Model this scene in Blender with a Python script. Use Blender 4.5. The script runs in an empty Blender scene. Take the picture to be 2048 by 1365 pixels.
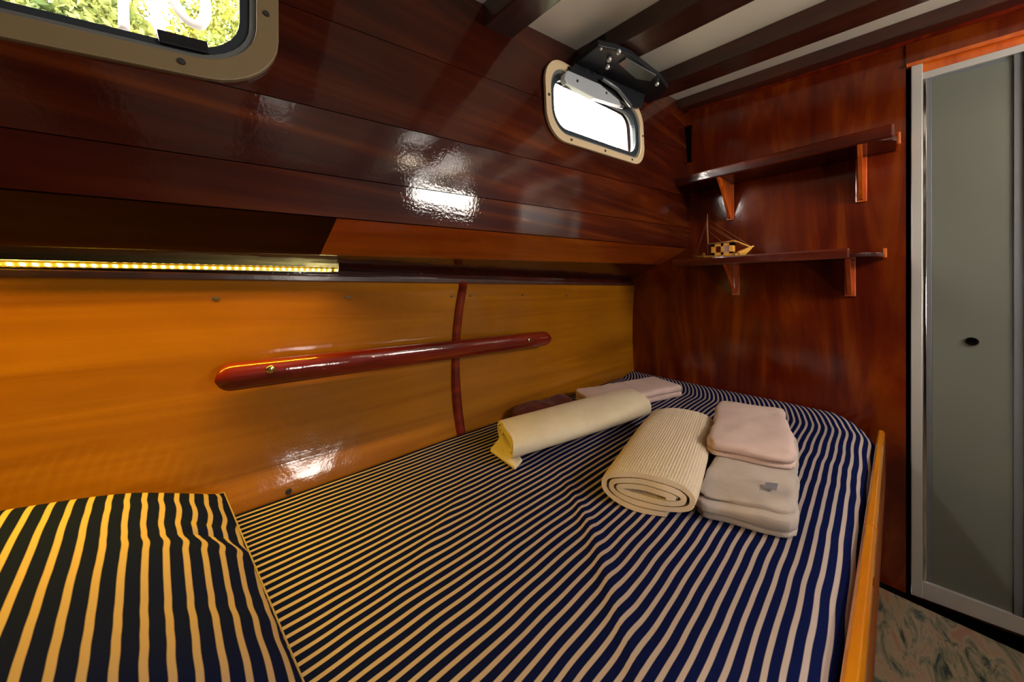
import bpy, bmesh, math, random
from mathutils import Vector, Matrix, noise
random.seed(7)
SC = bpy.context.scene
COL = SC.collection
R = math.radians

# ---------------------------------------------------------------- camera
CAMZ = 1.08
F = 633.0; HZ = 578.0; TH = R(48.8)
FW = Vector((-math.sin(TH), math.cos(TH), 0)); RT = Vector((math.cos(TH), math.sin(TH), 0))
cd = bpy.data.cameras.new('camera'); cam = bpy.data.objects.new('camera', cd); COL.objects.link(cam)
cam.location = (0, 0, CAMZ); cam.rotation_euler = (R(90), 0, TH)
cd.sensor_width = 36; cd.lens = 36 * F / 2048; cd.shift_y = -(682.5 - HZ) / 2048
cd.clip_start = 0.01
SC.camera = cam
# ---------------------------------------------------------------- look
SC.view_settings.view_transform = 'Standard'
SC.view_settings.look = 'None'
SC.view_settings.gamma = 1
SC.view_settings.use_curve_mapping = False
SC.view_settings.exposure = 0.90
w = bpy.data.worlds.new('sky'); SC.world = w; w.use_nodes = True
nt = w.node_tree
bg = nt.nodes['Background']
bg.inputs[0].default_value = (1.0, 0.91, 0.82, 1); bg.inputs[1].default_value = 22.0
sund = bpy.data.lights.new('sun', 'SUN'); sund.energy = 6; sund.angle = R(20); sund.color = (1, .95, .85)
sun = bpy.data.objects.new('sun', sund); COL.objects.link(sun); sun.rotation_euler = (R(25), R(-38), 0)

def portal(name, loc, rot, sx, sy):
    l = bpy.data.lights.new(name, 'AREA'); l.shape = 'RECTANGLE'; l.size = sx; l.size_y = sy
    l.cycles.is_portal = True
    o = bpy.data.objects.new(name, l); COL.objects.link(o); o.location = loc; o.rotation_euler = rot
    return o
LED_POWER = 4.2
LED_COL = (1.0, 0.60, 0.02)

# ---------------------------------------------------------------- measuring helpers: a sight line met with a real plane
C0 = Vector((0, 0, CAMZ))
def ray(px, py): return FW + RT * ((px - 1024) / F) + Vector((0, 0, (HZ - py) / F))
def onX(px, py, v): r = ray(px, py); return C0 + r * (v / r.x)
def onY(px, py, v): r = ray(px, py); return C0 + r * (v / r.y)
def onZ(px, py, v): r = ray(px, py); return C0 + r * ((v - CAMZ) / r.z)

# ---------------------------------------------------------------- object helpers
def link(name, me, mat=None, parent=None, smooth=False):
    o = bpy.data.objects.new(name, me); COL.objects.link(o)
    if mat is not None and not me.materials: me.materials.append(mat)
    if smooth: me.polygons.foreach_set('use_smooth', [True] * len(me.polygons))
    if parent is not None:
        o.parent = parent
        o.matrix_parent_inverse = full(parent).inverted()
    return o
def full(o):
    m = o.matrix_basis.copy()
    if o.parent: m = full(o.parent) @ o.matrix_parent_inverse @ m
    return m
def tag(o, label=None, cat=None, group=None, kind=None):
    if label: o['label'] = label
    if cat: o['category'] = cat
    if group: o['group'] = group
    if kind: o['kind'] = kind
    return o
def empty(name, loc, rz=0):
    o = bpy.data.objects.new(name, None); COL.objects.link(o); o.location = loc; o.rotation_euler = (0, 0, rz)
    o.empty_display_size = .05
    return o
def mesh(verts, faces, name='m'):
    me = bpy.data.meshes.new(name); me.from_pydata([tuple(v) for v in verts], [], faces); me.update(); return me
def fromvf(name, verts, faces, mat, parent=None, smooth=False):
    bm = bmesh.new()
    vs = [bm.verts.new(v) for v in verts]
    for f in faces:
        try: bm.faces.new([vs[i] for i in f])
        except ValueError: pass
    bmesh.ops.recalc_face_normals(bm, faces=bm.faces)
    return frombm(name, bm, mat, parent, smooth)
def frombm(name, bm, mat, parent=None, smooth=False):
    me = bpy.data.meshes.new(name); bm.to_mesh(me); bm.free()
    return link(name, me, mat, parent, smooth)
def bevel(bm, w, seg=2, ang=30):
    es = [e for e in bm.edges if len(e.link_faces) == 2 and e.calc_face_angle(0) > R(ang)]
    bmesh.ops.bevel(bm, geom=es, offset=w, segments=seg, affect='EDGES', profile=.6, clamp_overlap=True)
def add_hexa(bm, p):          # 8 points: bottom loop 0-3, top loop 4-7
    v = [bm.verts.new(q) for q in p]
    for f in ((0,3,2,1),(4,5,6,7),(0,1,5,4),(1,2,6,5),(2,3,7,6),(3,0,4,7)): bm.faces.new([v[i] for i in f])
def add_box(bm, a, b):
    x0,y0,z0 = a; x1,y1,z1 = b
    add_hexa(bm, [(x0,y0,z0),(x1,y0,z0),(x1,y1,z0),(x0,y1,z0),(x0,y0,z1),(x1,y0,z1),(x1,y1,z1),(x0,y1,z1)])
def box(name, a, b, mat, parent=None, bev=.002):
    bm = bmesh.new(); add_box(bm, a, b)
    bmesh.ops.recalc_face_normals(bm, faces=bm.faces)
    if bev: bevel(bm, bev)
    return frombm(name, bm, mat, parent)
def hexa(name, p, mat, parent=None, bev=0):
    bm = bmesh.new(); add_hexa(bm, p); bmesh.ops.recalc_face_normals(bm, faces=bm.faces)
    if bev: bevel(bm, bev)
    return frombm(name, bm, mat, parent)
def add_prism(bm, pts, ext):   # polygon of points extruded by a vector
    n = len(pts); ext = Vector(ext)
    a = [bm.verts.new(p) for p in pts]; b = [bm.verts.new(Vector(p) + ext) for p in pts]
    bm.faces.new(a); bm.faces.new(b[::-1])
    for i in range(n): bm.faces.new([a[i], a[(i+1)%n], b[(i+1)%n], b[i]])
def prism(name, pts, ext, mat, parent=None, bev=0, smooth=False):
    bm = bmesh.new(); add_prism(bm, pts, ext); bmesh.ops.recalc_face_normals(bm, faces=bm.faces)
    if bev: bevel(bm, bev)
    return frombm(name, bm, mat, parent, smooth)
def add_ring(bm, outer, inner, ext):
    n = len(outer); ext = Vector(ext)
    A = [bm.verts.new(p) for p in outer]; B = [bm.verts.new(p) for p in inner]
    C = [bm.verts.new(Vector(p)+ext) for p in outer]; D = [bm.verts.new(Vector(p)+ext) for p in inner]
    for i in range(n):
        j = (i+1) % n
        bm.faces.new([A[i],A[j],B[j],B[i]]); bm.faces.new([C[i],D[i],D[j],C[j]])
        bm.faces.new([A[i],C[i],C[j],A[j]]); bm.faces.new([B[i],B[j],D[j],D[i]])
def ring(name, outer, inner, ext, mat, parent=None, bev=0):
    bm = bmesh.new(); add_ring(bm, outer, inner, ext); bmesh.ops.recalc_face_normals(bm, faces=bm.faces)
    if bev: bevel(bm, bev, 2, 40)
    o = frombm(name, bm, mat, parent)
    return o
def add_tube(bm, pts, rad, seg=8, close=False):
    n = len(pts); rings = []
    for i, p in enumerate(pts):
        p = Vector(p); r = rad[i] if isinstance(rad, (list, tuple)) else rad
        a = Vector(pts[max(i-1,0)]); b = Vector(pts[min(i+1,n-1)])
        d = (b - a).normalized(); u = d.orthogonal().normalized() if i == 0 else (U - d * U.dot(d)).normalized()
        U = u; v = d.cross(u)
        rings.append([bm.verts.new(p + (u*math.cos(t)+v*math.sin(t))*r) for t in [2*math.pi*k/seg for k in range(seg)]])
    for i in range(n-1):
        for k in range(seg):
            bm.faces.new([rings[i][k], rings[i][(k+1)%seg], rings[i+1][(k+1)%seg], rings[i+1][k]])
    bm.faces.new(rings[0][::-1]); bm.faces.new(rings[-1])
def tube(name, pts, rad, mat, parent=None, seg=8, smooth=True):
    bm = bmesh.new(); add_tube(bm, pts, rad, seg); return frombm(name, bm, mat, parent, smooth)
def rrect(hw, hh, r, n=7, cx=0, cy=0):
    pts = []
    for (sx, sy, a0) in ((1,1,0),(-1,1,90),(-1,-1,180),(1,-1,270)):
        for k in range(n+1):
            a = R(a0 + 90*k/n); pts.append((cx + sx*(hw-r) + r*math.cos(a), cy + sy*(hh-r) + r*math.sin(a)))
    return pts
def solid_grid(name, fn, nu, nv, thick, mat, parent=None, uvfn=None, smooth=True):
    """closed slab: front face fn(i/nu, j/nv) -> point, back face offset by the vector thick"""
    th = Vector(thick); V = []; Fc = []
    for s in (0, 1):
        for j in range(nv+1):
            for i in range(nu+1):
                p = Vector(fn(i/nu, j/nv)); V.append(p + th*s)
    W = nu+1; N = W*(nv+1)
    for j in range(nv):
        for i in range(nu):
            a = j*W+i; Fc.append((a, a+1, a+1+W, a+W)); Fc.append((N+a, N+a+W, N+a+1+W, N+a+1))
    for i in range(nu):
        a = i; Fc.append((a, N+a, N+a+1, a+1)); a = nv*W+i; Fc.append((a, a+1, N+a+1, N+a))
    for j in range(nv):
        a = j*W; Fc.append((a, a+W, N+a+W, N+a)); a = j*W+nu; Fc.append((a, N+a, N+a+W, a+W))
    bm = bmesh.new(); vs = [bm.verts.new(v) for v in V]
    for f in Fc: bm.faces.new([vs[k] for k in f])
    bmesh.ops.recalc_face_normals(bm, faces=bm.faces)
    if uvfn:
        uv = bm.loops.layers.uv.new('UVMap'); bm.verts.index_update()
        for f in bm.faces:
            for l in f.loops: l[uv].uv = uvfn(l.vert.index % N, V[l.vert.index])
    for f in bm.faces: f.smooth = smooth
    if smooth:
        for e in bm.edges:
            if len(e.link_faces) == 2 and e.calc_face_angle(0) > R(50): e.smooth = False
    return frombm(name, bm, mat, parent)
def cut(o, cutters):
    for c in cutters:
        m = o.modifiers.new('b', 'BOOLEAN'); m.operation = 'DIFFERENCE'; m.object = c; m.solver = 'EXACT'
    dg = bpy.context.evaluated_depsgraph_get()
    me = bpy.data.meshes.new_from_object(o.evaluated_get(dg)); o.modifiers.clear(); o.data = me

# ---------------------------------------------------------------- materials
def mat(name, col=(.5,.5,.5), rough=.5, metal=0, coat=0, emit=None, es=0, spec=None):
    m = bpy.data.materials.new(name); m.use_nodes = True; b = m.node_tree.nodes['Principled BSDF']
    b.inputs['Base Color'].default_value = (*col, 1); b.inputs['Roughness'].default_value = rough
    b.inputs['Metallic'].default_value = metal; b.inputs['Coat Weight'].default_value = coat
    b.inputs['Coat Roughness'].default_value = .08
    if spec is not None: b.inputs['Specular IOR Level'].default_value = spec
    if emit: b.inputs['Emission Color'].default_value = (*emit, 1); b.inputs['Emission Strength'].default_value = es
    return m
def N(m, t, **k):
    n = m.node_tree.nodes.new(t)
    for a, b in k.items(): setattr(n, a, b)
    return n
def L(m, a, b): m.node_tree.links.new(a, b)
def ramp(m, src, stops):
    r = N(m, 'ShaderNodeValToRGB'); L(m, src, r.inputs[0]); e = r.color_ramp.elements
    while len(e) < len(stops): e.new(.5)
    for i, (p, c) in enumerate(stops): e[i].position = p; e[i].color = (*c, 1)
    return r.outputs[0]
def wood(name, c1, c2, c3, sc, rough=.35, coat=1.0, coatr=.06, bump=.1, dist=1.5, wav=.15, spec=.4, wave=False, blotch=1.0, ripple=.3):
    m = mat(name, c2, rough, coat=coat, spec=spec); b = m.node_tree.nodes['Principled BSDF']
    b.inputs['Coat Roughness'].default_value = coatr
    tc = N(m, 'ShaderNodeTexCoord'); mp = N(m, 'ShaderNodeMapping'); mp.inputs['Scale'].default_value = sc
    oi = N(m, 'ShaderNodeObjectInfo')
    add = N(m, 'ShaderNodeVectorMath', operation='ADD'); mul = N(m, 'ShaderNodeMath', operation='MULTIPLY'); mul.inputs[1].default_value = 3.7
    L(m, oi.outputs['Random'], mul.inputs[0]); L(m, tc.outputs['Object'], mp.inputs[0]); L(m, mp.outputs[0], add.inputs[0]); L(m, mul.outputs[0], add.inputs[1])
    n1 = N(m, 'ShaderNodeTexNoise'); n1.inputs['Scale'].default_value = 1; n1.inputs['Detail'].default_value = 6; n1.inputs['Distortion'].default_value = dist; n1.inputs['Roughness'].default_value = .55
    L(m, add.outputs[0], n1.inputs['Vector'])
    src = n1.outputs['Fac']
    if wave:
        wv = N(m, 'ShaderNodeTexWave'); wv.inputs['Scale'].default_value = .8; wv.inputs['Distortion'].default_value = 9; wv.inputs['Detail'].default_value = 3; wv.inputs['Detail Scale'].default_value = .6
        L(m, add.outputs[0], wv.inputs['Vector']); mx = N(m, 'ShaderNodeMath', operation='MULTIPLY_ADD'); mx.inputs[1].default_value = .45
        mm = N(m, 'ShaderNodeMath', operation='MULTIPLY'); mm.inputs[1].default_value = .6; L(m, src, mm.inputs[0])
        L(m, wv.outputs['Fac'], mx.inputs[0]); L(m, mm.outputs[0], mx.inputs[2]); src = mx.outputs[0]
    col = ramp(m, src, [(.30, c1), (.5, c2), (.70, c3)])
    n2 = N(m, 'ShaderNodeTexNoise'); n2.inputs['Scale'].default_value = 3.0; n2.inputs['Detail'].default_value = 2; L(m, tc.outputs['Object'], n2.inputs['Vector'])
    hsv = N(m, 'ShaderNodeHueSaturation'); mr = N(m, 'ShaderNodeMapRange'); mr.inputs[1].default_value = .3; mr.inputs[2].default_value = .7
    mr.inputs[3].default_value = 1 - .25*blotch; mr.inputs[4].default_value = 1 + .25*blotch
    L(m, n2.outputs['Fac'], mr.inputs[0]); L(m, mr.outputs[0], hsv.inputs['Value']); L(m, col, hsv.inputs['Color']); L(m, hsv.outputs[0], b.inputs['Base Color'])
    # brush-laid varnish: broad ripple plus fine grain
    n3 = N(m, 'ShaderNodeTexNoise'); n3.inputs['Scale'].default_value = 9; n3.inputs['Detail'].default_value = 2; L(m, tc.outputs['Object'], n3.inputs['Vector'])
    bp = N(m, 'ShaderNodeBump'); bp.inputs['Strength'].default_value = bump; bp.inputs['Distance'].default_value = .004
    L(m, n1.outputs['Fac'], bp.inputs['Height'])
    bp2 = N(m, 'ShaderNodeBump'); bp2.inputs['Strength'].default_value = ripple; bp2.inputs['Distance'].default_value = .01
    L(m, n3.outputs['Fac'], bp2.inputs['Height']); L(m, bp.outputs[0], bp2.inputs['Normal'])
    n4 = N(m, 'ShaderNodeTexNoise'); n4.inputs['Scale'].default_value = 160; n4.inputs['Detail'].default_value = 2; L(m, tc.outputs['Object'], n4.inputs['Vector'])
    bp3 = N(m, 'ShaderNodeBump'); bp3.inputs['Strength'].default_value = .22; bp3.inputs['Distance'].default_value = .0007
    L(m, n4.outputs['Fac'], bp3.inputs['Height']); L(m, bp2.outputs[0], bp3.inputs['Normal'])
    L(m, bp3.outputs[0], b.inputs['Coat Normal']); L(m, bp3.outputs[0], b.inputs['Normal'])
    return m
M = {}
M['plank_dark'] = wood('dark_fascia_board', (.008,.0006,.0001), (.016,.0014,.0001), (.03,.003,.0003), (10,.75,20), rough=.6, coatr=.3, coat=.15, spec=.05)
M['plank'] = wood('varnished_mahogany_plank', (.020,.0013,.0001), (.044,.0042,.0002), (.105,.017,.0005), (8,.7,16), rough=.45, coatr=.05, ripple=.05, bump=.10, dist=.9, spec=.08)
M['bulk'] = wood('bulkhead_ply', (.062,.0028,.0002), (.115,.011,.0004), (.21,.036,.0010), (4,4,.8), rough=.45, coatr=.12, wave=False, dist=3.2, ripple=.10, spec=.06)
M['hull'] = wood('honey_ply', (.22,.070,.001), (.28,.096,.002), (.34,.125,.003), (6,.8,16), spec=.08, rough=.45, coatr=.11, bump=.14, dist=1.0, blotch=.35, ripple=.30)
M['dark'] = wood('dark_mahogany', (.015,.0015,.0004), (.032,.003,.0008), (.055,.007,.001), (14,2,14), spec=.1, rough=.45, coatr=.08, blotch=.3)
M['beam'] = wood('dark_beam', (.022,.005,.002), (.04,.008,.003), (.065,.013,.004), (2,14,14), rough=.45, coatr=.2, coat=.6, blotch=.3)
M['red'] = wood('red_mahogany', (.07,.004,.0008), (.13,.008,.001), (.19,.018,.002), (14,2,14), spec=.1, rough=.4, coatr=.08, blotch=.4)
M['orange'] = wood('orange_mahogany', (.34,.045,.003), (.52,.085,.005), (.62,.13,.008), (14,14,3), rough=.35, coatr=.1, blotch=.4)
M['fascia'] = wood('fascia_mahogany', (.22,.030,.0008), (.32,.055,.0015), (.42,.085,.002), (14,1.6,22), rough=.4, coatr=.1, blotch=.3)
M['side'] = wood('brown_side_board', (.08,.014,.001), (.14,.03,.002), (.2,.05,.003), (14,1.6,14), rough=.5, coatr=.3, coat=.1, spec=.1, blotch=.3)
M['lip'] = wood('lip_mahogany', (.03,.003,.0005), (.07,.006,.001), (.12,.014,.002), (1.6,14,14), rough=.3, coatr=.08, blotch=.3)
M['honey'] = wood('honey_rail', (.42,.12,.002), (.52,.17,.003), (.60,.22,.004), (14,1.6,14), rough=.3, coatr=.1, blotch=.3)
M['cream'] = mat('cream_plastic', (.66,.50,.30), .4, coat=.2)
M['cream_shaded'] = mat('shaded_cream_plastic', (.22,.155,.075), .45, coat=.15)  # same cream for the near flange, its dimmer light put into the colour
M['white'] = mat('white_paint', (.90,.84,.71), .25, coat=.5)
M['gasket'] = mat('grey_rubber', (.030,.037,.045), .6, spec=.2)
M['alu_grey'] = mat('grey_aluminium', (.17,.18,.19), .45, metal=.5)
M['alu'] = mat('satin_aluminium', (.62,.60,.57), .35, metal=.55)
M['chrome'] = mat('chrome', (.8,.78,.74), .12, metal=1)
M['brass'] = mat('brass', (.60,.52,.22), .22, metal=1)
M['black'] = mat('black_metal', (.010,.011,.014), .5, spec=.25)
M['smoke'] = mat('smoked_plate', (.09,.10,.10), .3)
M['screw'] = mat('screw_dark', (.03,.025,.02), .5)
M['straw'] = mat('straw_wood', (.85,.42,.06), .6)
M['straw2'] = mat('straw_wood_dark', (.26,.11,.03), .6)
M['thread'] = mat('brown_thread', (.18,.07,.03), .8)
M['void'] = mat('dark_recess', (.003,.002,.0015), .9, spec=.03)
def glass(name, tint, f):
    m = bpy.data.materials.new(name); m.use_nodes = True; t = m.node_tree; t.nodes.clear()
    o = t.nodes.new('ShaderNodeOutputMaterial'); mx = t.nodes.new('ShaderNodeMixShader'); mx.inputs[0].default_value = f
    a = t.nodes.new('ShaderNodeBsdfTransparent'); a.inputs[0].default_value = (*tint,1); g = t.nodes.new('ShaderNodeBsdfGlossy'); g.inputs['Roughness'].default_value = .02
    t.links.new(a.outputs[0], mx.inputs[1]); t.links.new(g.outputs[0], mx.inputs[2]); t.links.new(mx.outputs[0], o.inputs[0]); return m
M['pane'] = glass('clear_pane', (.97,.98,.98), .05)
def noisy(name, c1, c2, scale, rough=.9, bump=.3, bs=200, dist=.002):
    m = mat(name, c1, rough, spec=.15); b = m.node_tree.nodes['Principled BSDF']; tc = N(m,'ShaderNodeTexCoord')
    n = N(m,'ShaderNodeTexNoise'); n.inputs['Scale'].default_value = scale; n.inputs['Detail'].default_value = 4; L(m, tc.outputs['Object'], n.inputs['Vector'])
    L(m, ramp(m, n.outputs['Fac'], [(.35,c1),(.65,c2)]), b.inputs['Base Color'])
    n2 = N(m,'ShaderNodeTexNoise'); n2.inputs['Scale'].default_value = bs; n2.inputs['Detail'].default_value = 3; L(m, tc.outputs['Object'], n2.inputs['Vector'])
    bp = N(m,'ShaderNodeBump'); bp.inputs['Strength'].default_value = bump; bp.inputs['Distance'].default_value = dist
    L(m, n2.outputs['Fac'], bp.inputs['Height']); L(m, bp.outputs[0], b.inputs['Normal']); b.inputs['Sheen Weight'].default_value = .15
    return m
M['mauve'] = noisy('mauve_terry', (.56,.40,.36), (.62,.45,.40), 12, bump=.6, bs=420)
M['grey'] = noisy('grey_terry', (.40,.33,.29), (.47,.39,.34), 14, bump=.6, bs=420)
M['palecloth'] = noisy('pale_terry', (.62,.52,.36), (.68,.58,.41), 14, bump=.5, bs=420)
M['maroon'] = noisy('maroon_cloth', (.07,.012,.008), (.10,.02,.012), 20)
# waffle weave (uses the cloth's own UV)
def waffle(name, c):
    m = mat(name, c, .9, spec=.1); b = m.node_tree.nodes['Principled BSDF']; uv = N(m,'ShaderNodeUVMap'); sp = N(m,'ShaderNodeSeparateXYZ'); L(m, uv.outputs[0], sp.inputs[0])
    outs = []
    for k in (0,1):
        a = N(m,'ShaderNodeMath',operation='MULTIPLY'); a.inputs[1].default_value = 2*math.pi/(.0062 if k==0 else .0050); L(m, sp.outputs[k], a.inputs[0])
        s = N(m,'ShaderNodeMath',operation='SINE'); L(m, a.outputs[0], s.inputs[0]); outs.append(s.outputs[0])
    wgt = N(m,'ShaderNodeMath',operation='MULTIPLY'); wgt.inputs[1].default_value = .7; L(m, outs[1], wgt.inputs[0])
    mx = N(m,'ShaderNodeMath',operation='MAXIMUM'); L(m, outs[0], mx.inputs[0]); L(m, wgt.outputs[0], mx.inputs[1])
    bp = N(m,'ShaderNodeBump'); bp.inputs['Strength'].default_value = .75; bp.inputs['Distance'].default_value = .0016; L(m, mx.outputs[0], bp.inputs['Height']); L(m, bp.outputs[0], b.inputs['Normal'])
    b.inputs['Sheen Weight'].default_value = .15
    return m
M['waffle'] = waffle('beige_waffle', (.76,.60,.43))
def stripes(name, period, frac, dark, light):
    m = mat(name, dark, .9, spec=.02); b = m.node_tree.nodes['Principled BSDF']; uv = N(m,'ShaderNodeUVMap'); sp = N(m,'ShaderNodeSeparateXYZ'); L(m, uv.outputs[0], sp.inputs[0])
    d = N(m,'ShaderNodeMath',operation='DIVIDE'); d.inputs[1].default_value = period; L(m, sp.outputs[0], d.inputs[0])
    fr = N(m,'ShaderNodeMath',operation='FRACT'); L(m, d.outputs[0], fr.inputs[0])
    e = .03
    c = ramp(m, fr.outputs[0], [(.5-frac/2-e, dark), (.5-frac/2+e, light), (.5+frac/2-e, light), (.5+frac/2+e, dark)])
    L(m, c, b.inputs['Base Color'])
    tc = N(m,'ShaderNodeTexCoord'); n2 = N(m,'ShaderNodeTexNoise'); n2.inputs['Scale'].default_value = 500; L(m, tc.outputs['Object'], n2.inputs['Vector'])
    bp = N(m,'ShaderNodeBump'); bp.inputs['Strength'].default_value = .2; bp.inputs['Distance'].default_value = .001; L(m, n2.outputs['Fac'], bp.inputs['Height']); L(m, bp.outputs[0], b.inputs['Normal'])
    return m
NAVY = (.0045,.0075,.045); STRIPE = (.40,.31,.27)
M['sheet'] = stripes('striped_sheet', .0172, .37, NAVY, STRIPE)
M['pillow'] = stripes('striped_pillowcase', .0187, .33, NAVY, (.34,.25,.20))
def door_glass():
    m = mat('frosted_panel', (.125,.13,.105), .32, coat=.35, spec=.4); b = m.node_tree.nodes['Principled BSDF']; b.inputs['Coat Roughness'].default_value = .25
    return m
M['door_panel'] = door_glass()
def marble():
    m = mat('marbled_sole', (.4,.33,.24), .35, coat=.3); b = m.node_tree.nodes['Principled BSDF']; tc = N(m,'ShaderNodeTexCoord'); mp = N(m,'ShaderNodeMapping'); mp.inputs['Rotation'].default_value = (0,0,R(28)); mp.inputs['Scale'].default_value=(11,3.2,8); L(m, tc.outputs['Object'], mp.inputs[0])
    n = N(m,'ShaderNodeTexNoise'); n.inputs['Scale'].default_value = 1.6; n.inputs['Detail'].default_value = 8; n.inputs['Roughness'].default_value = .68; n.inputs['Distortion'].default_value = 1.8; L(m, mp.outputs[0], n.inputs['Vector'])
    L(m, ramp(m, n.outputs['Fac'], [(.36,(.02,.035,.025)),(.43,(.12,.11,.07)),(.52,(.27,.20,.12)),(.62,(.25,.115,.07))]), b.inputs['Base Color']); return m
M['sole'] = marble()
def leafm(i, c1, c2):
    m = mat('leaf_%d' % i, c1, .6, spec=.2); b = m.node_tree.nodes['Principled BSDF']; tc = N(m,'ShaderNodeTexCoord'); n = N(m,'ShaderNodeTexNoise'); n.inputs['Scale'].default_value = 3.5; L(m, tc.outputs['Object'], n.inputs['Vector'])
    L(m, ramp(m, n.outputs['Fac'], [(.35,c1),(.65,c2)]), b.inputs['Base Color']); b.inputs['Transmission Weight'].default_value = 0
    return m
M['leafA'] = leafm(1, (.05,.07,.01), (.17,.17,.02)); M['leafB'] = leafm(2, (.03,.05,.01), (.13,.14,.03))
M['rope'] = mat('white_rope', (.11,.10,.095), .8)
M['earth'] = mat('hillside', (.022,.028,.008), .9)
M['led'] = mat('led_chip', (1,.9,.5), .5, emit=(1,.78,.22), es=7)
M['tape'] = mat('led_tape', (.8,.6,.15), .5, emit=(1,.50,.01), es=.22)

# ================================================================ STRUCTURE
# --- curved surfaces of the hull side
BK = 1.79                                   # the bulkhead's face
def hullX(Y, z):
    a = 1.0 if Y < .7 else max(.25, 1 - (Y-.7)/1.0*.75)
    q = min(1, abs((z - .83)/.26)); 
    return -.938 - .046*a*(1 - (q**2.35 if z < .83 else q*q))
PROF = [(0,-.790),(.03,-.745),(.092,-.640),(.215,-.634),(.405,-.630),(.69,-.644),(1.03,-.664),(1.1,-.670)]
def profX(v):
    for (a, xa), (b, xb) in zip(PROF, PROF[1:]):
        if v <= b: t = (v-a)/(b-a); return xa + (xb-xa)*t
    return PROF[-1][1]
def zb(Y): return 1.149 + .0365*Y
def zt(Y): return 1.722 + .191*Y
def upW(Y, v): return Vector((profX(v), Y, zb(Y) + (zt(Y)-zb(Y))*v))
def onWall(px, py):
    x = -.645
    for _ in range(8):
        p = onX(px, py, x); v = (p.z - zb(p.y))/(zt(p.y)-zb(p.y)); x = profX(min(max(v,0),1.09))
    return onX(px, py, x)

Y0, Y1 = -1.25, BK
# lower hull side: two bent plywood panels
wl = solid_grid('wall_left', lambda u, t: (hullX(Y0+(Y1-Y0)*u, .45+.68*t)-.012, Y0+(Y1-Y0)*u, .45+.68*t), 24, 12, (-.02,0,0), M['dark'])
tag(wl, 'boat side wall with honey plywood below and mahogany planks above', None, None, 'structure')
SEAM = .585
for a, b in ((Y0, SEAM), (SEAM+.004, Y1)):
    solid_grid('panel', lambda u, t: (hullX(a+(b-a)*u, .50+.61*t), a+(b-a)*u, .50+.61*t), 26, 22, (-.010,0,0), M['hull'], wl)
# dark rail that tops the panels
def bar_along(name, Ya, Yb, sec, m, parent=None, n=24, bev=.002):
    """sec(Y) -> list of (X, z) section points"""
    bm = bmesh.new(); rings = []
    for i in range(n+1):
        Y = Ya + (Yb-Ya)*i/n; rings.append([bm.verts.new((x, Y, z)) for x, z in sec(Y)])
    k = len(rings[0])
    for i in range(n):
        for j in range(k): bm.faces.new([rings[i][j], rings[i][(j+1)%k], rings[i+1][(j+1)%k], rings[i+1][j]])
    bm.faces.new(rings[0]); bm.faces.new(rings[-1][::-1]); bmesh.ops.recalc_face_normals(bm, faces=bm.faces)
    if bev: bevel(bm, bev)
    return frombm(name, bm, m, parent)
tr = bar_along('trim_1', Y0, Y1, lambda Y: [(-.960,1.099),(-.929,1.099),(-.928,1.113),(-.960,1.118)], M['beam'])
tag(tr, 'dark mahogany bead along the top of the honey plywood panels', None, None, 'structure')
# soffit under the side deck
so = solid_grid('soffit', lambda u, t: (-.80-.15*t, Y0+(Y1-Y0)*u, (zb(Y0+(Y1-Y0)*u)+.004)*(1-t)+1.128*t), 20, 3, (0,0,.012), M['dark'], wl)
# curved batten over the panel joint
bm = bmesh.new(); pts = []
for s in range(15):
    z = 1.105 - .54*s/14; pts.append((hullX(SEAM, z), z, .030 if s < 9 else .030+.004*math.sin((s-8)/6*3.1)))
top = []
rings = []
for i, (x, z, wd) in enumerate(pts):
    Yc = SEAM + .004 + .006*(1-i/14)
    rings.append([bm.verts.new(p) for p in ((x-.004,Yc-wd/2,z),(x+.006,Yc-wd/2,z),(x+.011,Yc-wd/4,z),(x+.011,Yc+wd/4,z),(x+.006,Yc+wd/2,z),(x-.004,Yc+wd/2,z))])
for i in range(14):
    for j in range(6): bm.faces.new([rings[i][j], rings[i][(j+1)%6], rings[i+1][(j+1)%6], rings[i+1][j]])
bm.faces.new(rings[0]); bm.faces.new(rings[-1][::-1]); bmesh.ops.recalc_face_normals(bm, faces=bm.faces)
frombm('batten', bm, M['red'], wl)
# wooden plugs along the top of the panels
pm = bmesh.new(); bmesh.ops.create_cone(pm, cap_ends=True, segments=12, radius1=.005, radius2=.0045, depth=.004)
bmesh.ops.rotate(pm, verts=pm.verts, matrix=Matrix.Rotation(R(90), 3, 'Y'))
plug = bpy.data.meshes.new('plug'); pm.to_mesh(plug); pm.free(); plug.materials.append(M['screw'])
for px, py in ((432,597),(695,595),(905,593),(942,592),(1045,590),(1133,592),(577,984)):
    p = onX(px, py, -.94); p = onX(px, py, hullX(p.y, p.z)+.001)
    o = link('plug', plug, None, wl); o.matrix_basis = Matrix.Translation((0,0,0)); o.location = p
    o.scale = (1,1.3,.7) if py < 700 else (1,1.4,1.4)

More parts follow.
